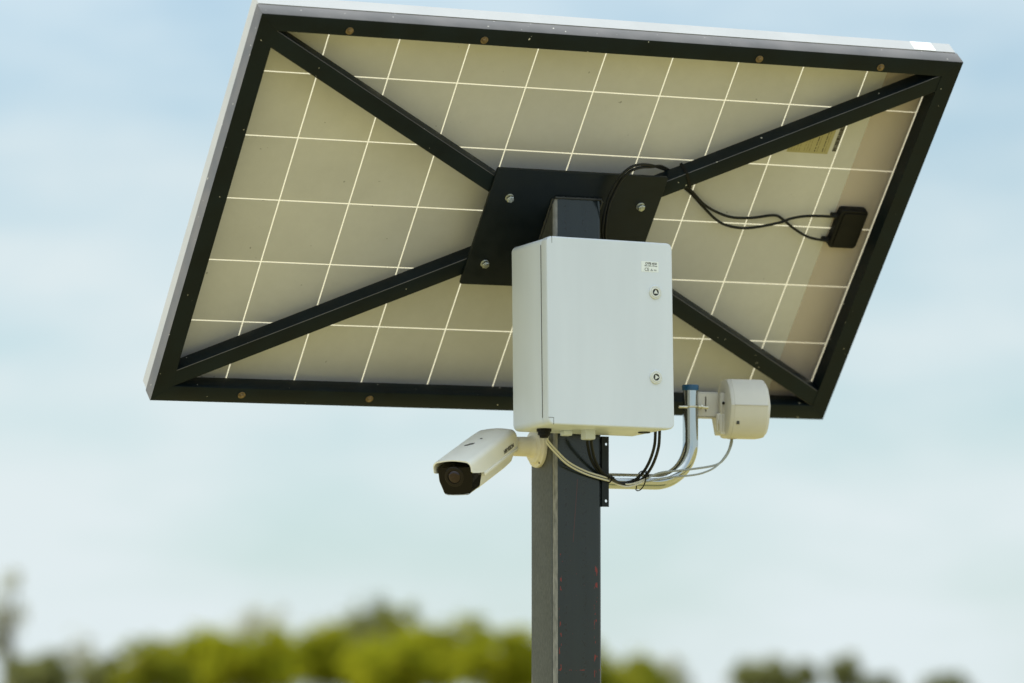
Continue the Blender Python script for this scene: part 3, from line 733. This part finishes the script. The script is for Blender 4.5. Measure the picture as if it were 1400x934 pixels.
# ------------------------------------------------------------------ radio antenna
def make_antenna():
    ya = R(12)       # direction of the drum axis in the world
    ax = Vector((math.cos(ya), math.sin(ya), -0.012)).normalized(); fy = Vector((-math.sin(ya), math.cos(ya), 0)); az = ax.cross(fy)
    oc = pw((0.4000, -0.05, -0.4150))
    root = thing('radio_antenna', cols(ax, fy, az, oc), 'grey drum shaped radio antenna clamped to the pipe right of the cabinet', 'antenna')
    rr = 0.0635; n = 48
    # housing: drum with a flattened upper facet and a lower facet, rear shell narrower
    half = [(0.026, 0.0635), (0.0, 0.0640), (-0.024, 0.0632), (-0.043, 0.0500), (-0.0575, 0.0290), (-0.0680, 0.0045), (-0.0630, -0.0180), (-0.0550, -0.0370), (-0.0440, -0.0520), (-0.0340, -0.0605), (-0.026, -0.0640), (0.0, -0.0645), (0.026, -0.0640), (0.0440, -0.0520), (0.0560, -0.0370), (0.0630, -0.0180), (0.0655, 0.0045), (0.0565, 0.0290), (0.043, 0.0500)]
    def ring(x, s): return [(x, y*s, z*s) for y, z in half]
    X0 = 0.000
    loft('rear_shell', [ring(X0-0.011, 0.60), ring(X0-0.009, 0.86), ring(X0-0.006, 0.965), ring(X0-0.002, 0.995), ring(X0+0.001, 1.0)], 'antenna', root, smooth=28)
    loft('drum', [ring(X0+0.0012, 0.992), ring(X0+0.0022, 1.004), ring(X0+0.070, 1.004), ring(X0+0.076, 0.985), ring(X0+0.079, 0.94)], 'antenna', root, smooth=28)
    loft('radome', [ring(X0+0.0788, 0.93), ring(X0+0.084, 0.85), ring(X0+0.087, 0.6), ring(X0+0.088, 0.2)], 'antenna', root, smooth=40)
    # horizontal mould line along the drum, small latch window and cable port
    box('mould_line', (X0+0.0015, -0.0690, 0.0030), (X0+0.076, -0.060, 0.0056), 'antenna_mount', root, 0.0005)
    box('latch_window', (X0+0.008, -0.0588, -0.037), (X0+0.014, -0.0480, -0.030), 'seam', root)
    box('cable_port', (X0+0.006, -0.012, -0.066), (X0+0.022, 0.012, -0.058), 'antenna_mount', root, 0.001)
    # finned lower rear piece
    bk = box('rear_box', (X0-0.028, -0.026, -0.058), (X0-0.003, 0.026, -0.012), 'antenna', root, 0.002)
    for me_v in bk.data.vertices:
        if me_v.co.z < -0.04 and me_v.co.x < X0-0.015: me_v.co.x += 0.008
    for k in range(4): box('rib', (X0-0.0285+k*0.0058, -0.0275, -0.052), (X0-0.0262+k*0.0058, -0.024, -0.016), 'antenna_mount', bk, 0.0003)
    # hinge block
    hb = box('hinge_block', (X0-0.0215, -0.026, -0.014), (X0-0.0045, 0.026, 0.033), 'antenna_mount', root, 0.0015)
    for x in (-0.0195, -0.0125): box('rib', (X0+x, -0.0285, -0.0135), (X0+x+0.0030, -0.024, 0.0325), 'antenna_mount', hb, 0.0006)
    lathe('screw', [(0.0032, 0), (0.0032, 0.0025), (0.0014, 0.0026), (0.0014, 0.001)], 'lens_ring', hb, 14, axis_to((0, -1, 0), (X0-0.0145, -0.0268, 0.010)))
    # arm plate from hinge to pipe, with a tall slot
    inv = root.matrix_world.inverted() @ POST
    def box_p(name, lo, hi, mat, par, bev=0.0): return box(name, lo, hi, mat, par, bev, m4=inv)
    arm = outline('arm_plate', [[(0.328, -0.433), (0.379, -0.433), (0.379, -0.3835), (0.328, -0.3835)], [(0.3445, -0.4235), (0.3478, -0.4235), (0.3478, -0.3905), (0.3445, -0.3905)]], 0.0535, 0.0555, 'antenna_mount', root, 0, inv @ XZ)
    box_p('arm_top', (0.3282, -0.0530, -0.3840), (0.3788, -0.022, -0.3800), 'antenna_mount', arm, 0.0008)
    box_p('arm_bottom', (0.3282, -0.0530, -0.4365), (0.3788, -0.022, -0.4332), 'antenna_mount', arm, 0.0008)
    box_p('arm_back', (0.3283, -0.024, -0.4330), (0.3787, -0.022, -0.3842), 'antenna_mount', arm)
    # clamp band around the pipe and its bolt
    bm = bmesh.new(); n2 = 36
    pts = [Vector((0.3113+0.0185*math.cos(2*PI*i/n2), -0.05+0.0185*math.sin(2*PI*i/n2), -0.4135)) for i in range(n2)]
    tube_bm(bm, pts, 0.0024, 8, closed=True); bmesh.ops.transform(bm, matrix=inv, verts=bm.verts[:])
    me = bm_mesh(bm, 'clamp_band'); shade(me, 60); link('clamp_band', me, 'zinc', root)
    tube('clamp_bolt', [inv @ Vector((0.322, -0.066, -0.4135)), inv @ Vector((0.333, -0.067, -0.4145)), inv @ Vector((0.345, -0.068, -0.4150))], 0.0034, 'zinc', root, 12, sub=2)
    lathe('clamp_nut', [(0.0052, 0), (0.0052, 0.004)], 'zinc', root, 6, inv @ axis_to((1, 0, 0), (0.3275, -0.0665, -0.4140)))
    lathe('clamp_bolt', [(0.0030, 0), (0.0030, 0.020)], 'zinc', root, 10, inv @ axis_to((-1, 0, 0), (0.296, -0.064, -0.4150)))
make_antenna()

# ------------------------------------------------------------------ cables
def cable(name, pts, r, mat, label, group=None, off=(0, 0, 0), n=10):
    P = [Vector(p)+Vector(off) for p in pts]
    base = pw(P[0])
    cp = catmull([pw(p)-base for p in P], 6)
    o = tube(name, cp, r, mat, None, n, raw=True); o.location = base
    tag(o, label, 'cable', group); return o
WHITE = [(-0.0914, -0.17, -0.4960), (-0.0914, -0.17, -0.5046), (-0.0613, -0.15, -0.5246), (-0.0225, -0.13, -0.5477), (0.0221, -0.12, -0.565), (0.0613, -0.118, -0.5751), (0.0834, -0.112, -0.5791), (0.1153, -0.09, -0.5854), (0.1413, -0.082, -0.5893), (0.1652, -0.082, -0.584), (0.1864, -0.082, -0.5741)]
GREY1 = [(0.1864, -0.078, -0.5726), (0.1935, -0.078, -0.5708), (0.2277, -0.077, -0.5591), (0.2945, -0.075, -0.5513), (0.3616, -0.07, -0.5401), (0.3921, -0.06, -0.5215), (0.412, -0.05, -0.4934), (0.4165, -0.045, -0.474)]
GREY2 = [(0.1854, -0.08, -0.579), (0.1942, -0.08, -0.5788), (0.2395, -0.078, -0.5699), (0.2988, -0.077, -0.564), (0.332, -0.075, -0.5569), (0.3652, -0.07, -0.5417), (0.3976, -0.06, -0.5102), (0.4175, -0.043, -0.474)]
BLACK = [(0.1548, -0.2, -0.4676), (0.1548, -0.2, -0.4801), (0.1673, -0.17, -0.5091), (0.1806, -0.12, -0.5398), (0.1811, -0.085, -0.5635), (0.1644, -0.076, -0.5793), (0.1426, -0.076, -0.5845), (0.1128, -0.09, -0.5823), (0.0833, -0.114, -0.5742), (0.0569, -0.12, -0.5606), (0.0332, -0.135, -0.5358), (0.0131, -0.16, -0.5063), (0.0083, -0.17, -0.4929)]
LEADA = [(0.6817, -0.0437, 0.0203), (0.6151, -0.0378, 0.0195), (0.5726, -0.0343, 0.0124), (0.5433, -0.0305, 0.0018), (0.4753, -0.0166, -0.0114), (0.4269, -0.0136, -0.0087), (0.392, -0.0208, 0.0028), (0.3514, -0.0387, 0.0268), (0.3144, -0.0581, 0.0495), (0.2887, -0.0698, 0.0631), (0.26, -0.0838, 0.0795), (0.2273, -0.106, 0.0931), (0.1951, -0.1344, 0.0956), (0.1602, -0.1615, 0.0964), (0.1283, -0.1795, 0.0944), (0.1018, -0.1868, 0.0876), (0.0849, -0.1787, 0.0735), (0.0783, -0.1673, 0.0602), (0.0717, -0.1559, 0.0437), (0.0695, -0.1421, 0.0277), (0.0712, -0.121, 0.003), (0.0765, -0.0963, -0.0259), (0.0916, -0.0655, -0.0619), (0.088, -0.085, -0.12)]
LEADB = [(0.6831, -0.0006, -0.03), (0.6352, -0.0009, -0.0236), (0.5936, -0.0076, -0.0065), (0.5583, -0.0201, 0.0112), (0.5315, -0.0288, 0.0182), (0.4756, -0.027, 0.01), (0.4267, -0.0265, 0.0095), (0.3856, -0.0321, 0.019), (0.3461, -0.049, 0.0326), (0.3094, -0.0678, 0.0547), (0.2843, -0.0783, 0.07), (0.2569, -0.0899, 0.0867), (0.2255, -0.1096, 0.0974), (0.1936, -0.1374, 0.0991), (0.1617, -0.1584, 0.0929), (0.1307, -0.1747, 0.0888), (0.1049, -0.1808, 0.0805), (0.0885, -0.1714, 0.065), (0.0825, -0.1588, 0.0503), (0.0785, -0.1461, 0.0324), (0.0764, -0.1311, 0.0148), (0.0790, -0.1138, -0.0054), (0.0864, -0.0904, -0.0328), (0.1015, -0.0595, -0.0689), (0.098, -0.082, -0.12)]
cable('signal_cable', WHITE, 0.0021, 'white_cable', 'upper of two white cables sagging from the black gland across the post', 'white cables across the post', (0.002, 0, 0.0026))
cable('signal_cable', WHITE, 0.0021, 'white_cable', 'lower of two white cables sagging from the black gland across the post', 'white cables across the post', (-0.001, -0.001, -0.0026))
cable('antenna_cable', GREY1, 0.0023, 'grey_cable', 'thin grey cable taking the upper loop from the pipe to the antenna', 'grey antenna cables')
cable('antenna_cable', GREY2, 0.0021, 'grey_cable', 'thin grey cable taking the lower loop from the pipe to the antenna', 'grey antenna cables')
cable('power_cable', BLACK, 0.0033, 'black_rubber', 'left one of two black cables hanging in a bow below the cabinet', 'black cables below the cabinet', (-0.0035, 0.003, 0.0012))
cable('power_cable', BLACK, 0.0033, 'black_rubber', 'right one of two black cables hanging in a bow below the cabinet', 'black cables below the cabinet', (0.0038, -0.002, -0.0018))
cable('panel_lead', LEADA, 0.0031, 'black_rubber', 'black lead from the upper gland of the junction box, looping over the plate', 'black leads of the solar panel', (0, 0, 0), 10)
cable('panel_lead', LEADB, 0.0031, 'black_rubber', 'black lead from the lower gland of the junction box, looping over the plate', 'black leads of the solar panel', (0, 0, 0), 10)

def tie(cx, cy, cz, rx, rz, tilt, label, tail, axis='x', rad=0.0013):
    """flat-ish loop around a bundle running along post X; tail is a short stub"""
    base = pw((cx, cy, cz)); o = thing('cable_tie', cols(Xp, Yp, Zp, base), label, 'cable tie', 'black cable ties')
    bm = bmesh.new(); n = 28
    pts = [Vector((math.sin(tilt)*rz*math.sin(2*PI*i/n), rx*math.cos(2*PI*i/n), rz*math.sin(2*PI*i/n))) for i in range(n)]
    tube_bm(bm, pts, rad, 6, closed=True); me = bm_mesh(bm, 'strap'); shade(me, 60); link('strap', me, 'black_plastic', o)
    tube('tail', [Vector(p) for p in tail], rad, 'black_plastic', o, 6, sub=4)
    box('lock_head', (tail[0][0]-0.0035, tail[0][1]-0.003, tail[0][2]-0.003), (tail[0][0]+0.0035, tail[0][1]+0.002, tail[0][2]+0.003), 'black_plastic', o, 0.0008)
tie(0.0865, -0.108, -0.578, 0.010, 0.0085, 0.4, 'short black cable tie bunching white and black cables beside the bracket plate', [(0.002, -0.010, 0.002), (-0.004, -0.012, 0.003), (-0.010, -0.012, 0.001)])
tie(0.1830, -0.062, -0.5775, 0.025, 0.0215, 0.25, 'black cable tie holding the bundle to the galvanised pipe', [(0.004, -0.025, 0.010), (0.0, -0.027, 0.020), (-0.004, -0.028, 0.026)])
# tie around the upper right brace
def brace_tie():
    m = PANEL @ Matrix.Translation((0.262, 0.145, D-T/2)) @ Matrix.Rotation(math.atan2(0.553, 1), 4, 'Z')
    o = thing('cable_tie', m, 'black cable tie strapping the panel leads to the upper right brace', 'cable tie', 'black cable ties')
    hy, hz, t = 0.0203, 0.0184, 0.0012
    bm = bmesh.new()
    for lo, hi in (((-0.003, -hy-t, hz-0.0005), (0.003, hy+t, hz+t)), ((-0.003, -hy-t, -hz-0.0015), (0.003, hy+t, -hz-0.0003)),
                   ((-0.003, hy, -hz-0.0004), (0.003, hy+t, hz)), ((-0.003, -hy-t, -hz-0.0004), (0.003, -hy, hz))): box_bm(bm, lo, hi)
    link('strap', bm_mesh(bm, 'strap'), 'black_plastic', o)
    box('lock_head', (-0.0035, -hy-0.006, hz-0.010), (0.0035, -hy-0.0012, hz-0.003), 'black_plastic', o, 0.0008)
    box('tail', (-0.002, -hy-0.014, hz-0.0075), (0.002, -hy-0.006, hz-0.0062), 'black_plastic', o)
brace_tie()

# ------------------------------------------------------------------ distant trees
def tree(name, px, dist, height, half_w, mat, label, dens=1.0, airy=0.0, trunk_h=0.35, group='trees behind the post', cat='tree', leaf=0.15, seed=0):
    """px: metres to the side at that distance"""
    r = random.Random(seed*13+5)
    root = thing(name, Matrix.Translation((px, dist, 0)), label, cat, group)
    # trunk and limbs
    bm = bmesh.new(); th = height*trunk_h; tr = 0.03*height+0.03
    top = Vector((r.uniform(-.2, .2), r.uniform(-.2, .2), height*0.8))
    mid = Vector((r.uniform(-.15, .15), r.uniform(-.15, .15), height*0.4))
    k = catmull([(0, 0, -0.1), tuple(mid), tuple(top)], 4); m = len(k)
    tube_bm(bm, k, lambda i: tr*(1-0.85*i/(m-1)), 7)
    clumps = []; nb = 9 + int(half_w*3)
    for i in range(nb):
        a = 2*PI*i/nb*1.618*2 + r.uniform(-.3, .3); z = height*r.uniform(0.30, 0.90) if i else height*0.93
        fr = math.sqrt(max(0.05, 1-((z/height-0.5)/0.56)**2)); rad = half_w*fr*r.uniform(0.45, 0.9)
        tip = Vector((math.cos(a)*rad, math.sin(a)*rad, z))
        st = mid.lerp(top, r.uniform(0, .8))
        kk = catmull([tuple(st), tuple(st.lerp(tip, .5)+Vector((0, 0, -.08*height))), tuple(tip)], 3); mm = len(kk)
        tube_bm(bm, kk, lambda i: tr*0.35*(1-0.8*i/(mm-1)), 5)
        clumps.append((tip, half_w*r.uniform(0.18, 0.44)))
    clumps.append((Vector((0, 0, height*0.55)), half_w*0.6))
    me = bm_mesh(bm, 'trunk'); shade(me, 60); link('trunk', me, 'bark', root)
    vs = []; fs = []
    for c, cr_ in clumps:
        nl = int(560*dens*max(0.35, cr_*cr_))
        for _ in range(nl):
            d = Vector((r.gauss(0, 1), r.gauss(0, 1), r.gauss(0, 1)*0.8)); d = d.normalized()*cr_*(r.random()**0.5)*(1+0.38*r.gauss(0, 1)*(1+airy))
            p = c+d
            if p.z < 0.15: continue
            q = (p.x*p.x+p.y*p.y)/(half_w*1.15)**2
            if p.z > height*(1-0.42*min(q, 1.2)) + r.gauss(0, 0.10)*height: continue
            a = Vector((r.gauss(0, 1), r.gauss(0, 1), r.gauss(0, 1))).normalized(); b = a.orthogonal().normalized(); s = leaf*r.uniform(.6, 1.4)
            a = a*s; b = b*s*0.6; i0 = len(vs)
            vs += [p-a, p+b, p+a, p-b]; fs.append((i0, i0+1, i0+2, i0+3))
    me = bpy.data.meshes.new('crown'); me.from_pydata([tuple(v) for v in vs], [], fs); me.update()
    link('crown', me, mat, root)
F = 5866.4
TREES = [ # px, distance, top px row, half width px, material, label
 (6, 190, 772, 26, 'leaf_grey', 'tall thin greyish tree at the far left, standing well above its neighbours', 0.30, 0.9),
 (52, 185, 893, 42, 'leaf_olive', 'low dark olive bush right beside the tall thin greyish tree', 0.9, 0),
 (112, 205, 868, 24, 'leaf_grey', 'sparse pale sapling with see-through twigs left of the yellow green row', 0.22, 0.8),
 (148, 180, 893, 34, 'leaf_olive', 'small dark bush under the sparse pale saplings', 0.9, 0),
 (205, 175, 874, 42, 'leaf_green', 'dull green tree at the left end of the yellow green row', 0.9, 0.1),
 (268, 182, 862, 52, 'leaf_yellow', 'yellow green tree with a low rounded top, second in the row from its left end', 1.0, 0.1),
 (345, 178, 856, 54, 'leaf_yellow', 'yellow green tree under the faint hazy treetop', 1.0, 0.1),
 (360, 260, 826, 40, 'leaf_grey', 'faint hazy treetop rising behind the yellow green row', 0.25, 0.7),
 (425, 186, 852, 54, 'leaf_yellow', 'bright yellow green tree between the faint hazy treetop and the highest crown', 1.0, 0.1),
 (492, 200, 820, 56, 'leaf_olive', 'highest rounded crown of the row, with gaps of sky in it', 0.62, 0.3),
 (548, 195, 826, 34, 'leaf_green', 'narrow green crown leaning against the highest crown on its right', 0.75, 0.2),
 (545, 172, 862, 60, 'leaf_yellow', 'low bright yellow green tree in front of the highest crown', 1.0, 0),
 (622, 184, 838, 44, 'leaf_green', 'green tree with a pointed top midway between highest crown and post', 0.9, 0.2),
 (690, 176, 860, 56, 'leaf_yellow', 'yellow green tree just left of the post', 1.0, 0.1),
 (775, 182, 870, 50, 'leaf_green', 'green tree mostly hidden behind the post', 1.0, 0.1),
 (852, 185, 899, 52, 'leaf_green', 'low green tree just right of the post', 0.95, 0.2),
 (912, 200, 900, 34, 'leaf_grey', 'thin pale bush at the right end of the row', 0.5, 0.4),
 (1042, 230, 899, 52, 'leaf_olive', 'broad dark tree standing alone right of the row', 0.95, 0.2),
 (1092, 235, 906, 34, 'leaf_olive', 'lower dark tree leaning on the broad dark one', 0.9, 0.2),
 (1152, 235, 892, 30, 'leaf_olive', 'upright dark tree, topmost of the trees on the right', 0.95, 0.1),
 (1200, 240, 922, 32, 'leaf_olive', 'low dark bush at the foot of the upright dark tree', 0.9, 0.1),
 (1290, 250, 922, 40, 'leaf_olive', 'smallest dark bush nearest the right edge of the picture', 0.8, 0.2),
]
for i, (px, dist, ty, hw, mt, lb, dn, ai) in enumerate(TREES):
    sc = dist/F; tree('tree', (px-700)*sc, dist, CAM_H+(925-ty)*sc, hw*sc*(1.3 if px < 900 else 0.95), mt, lb, dn, ai, seed=i)
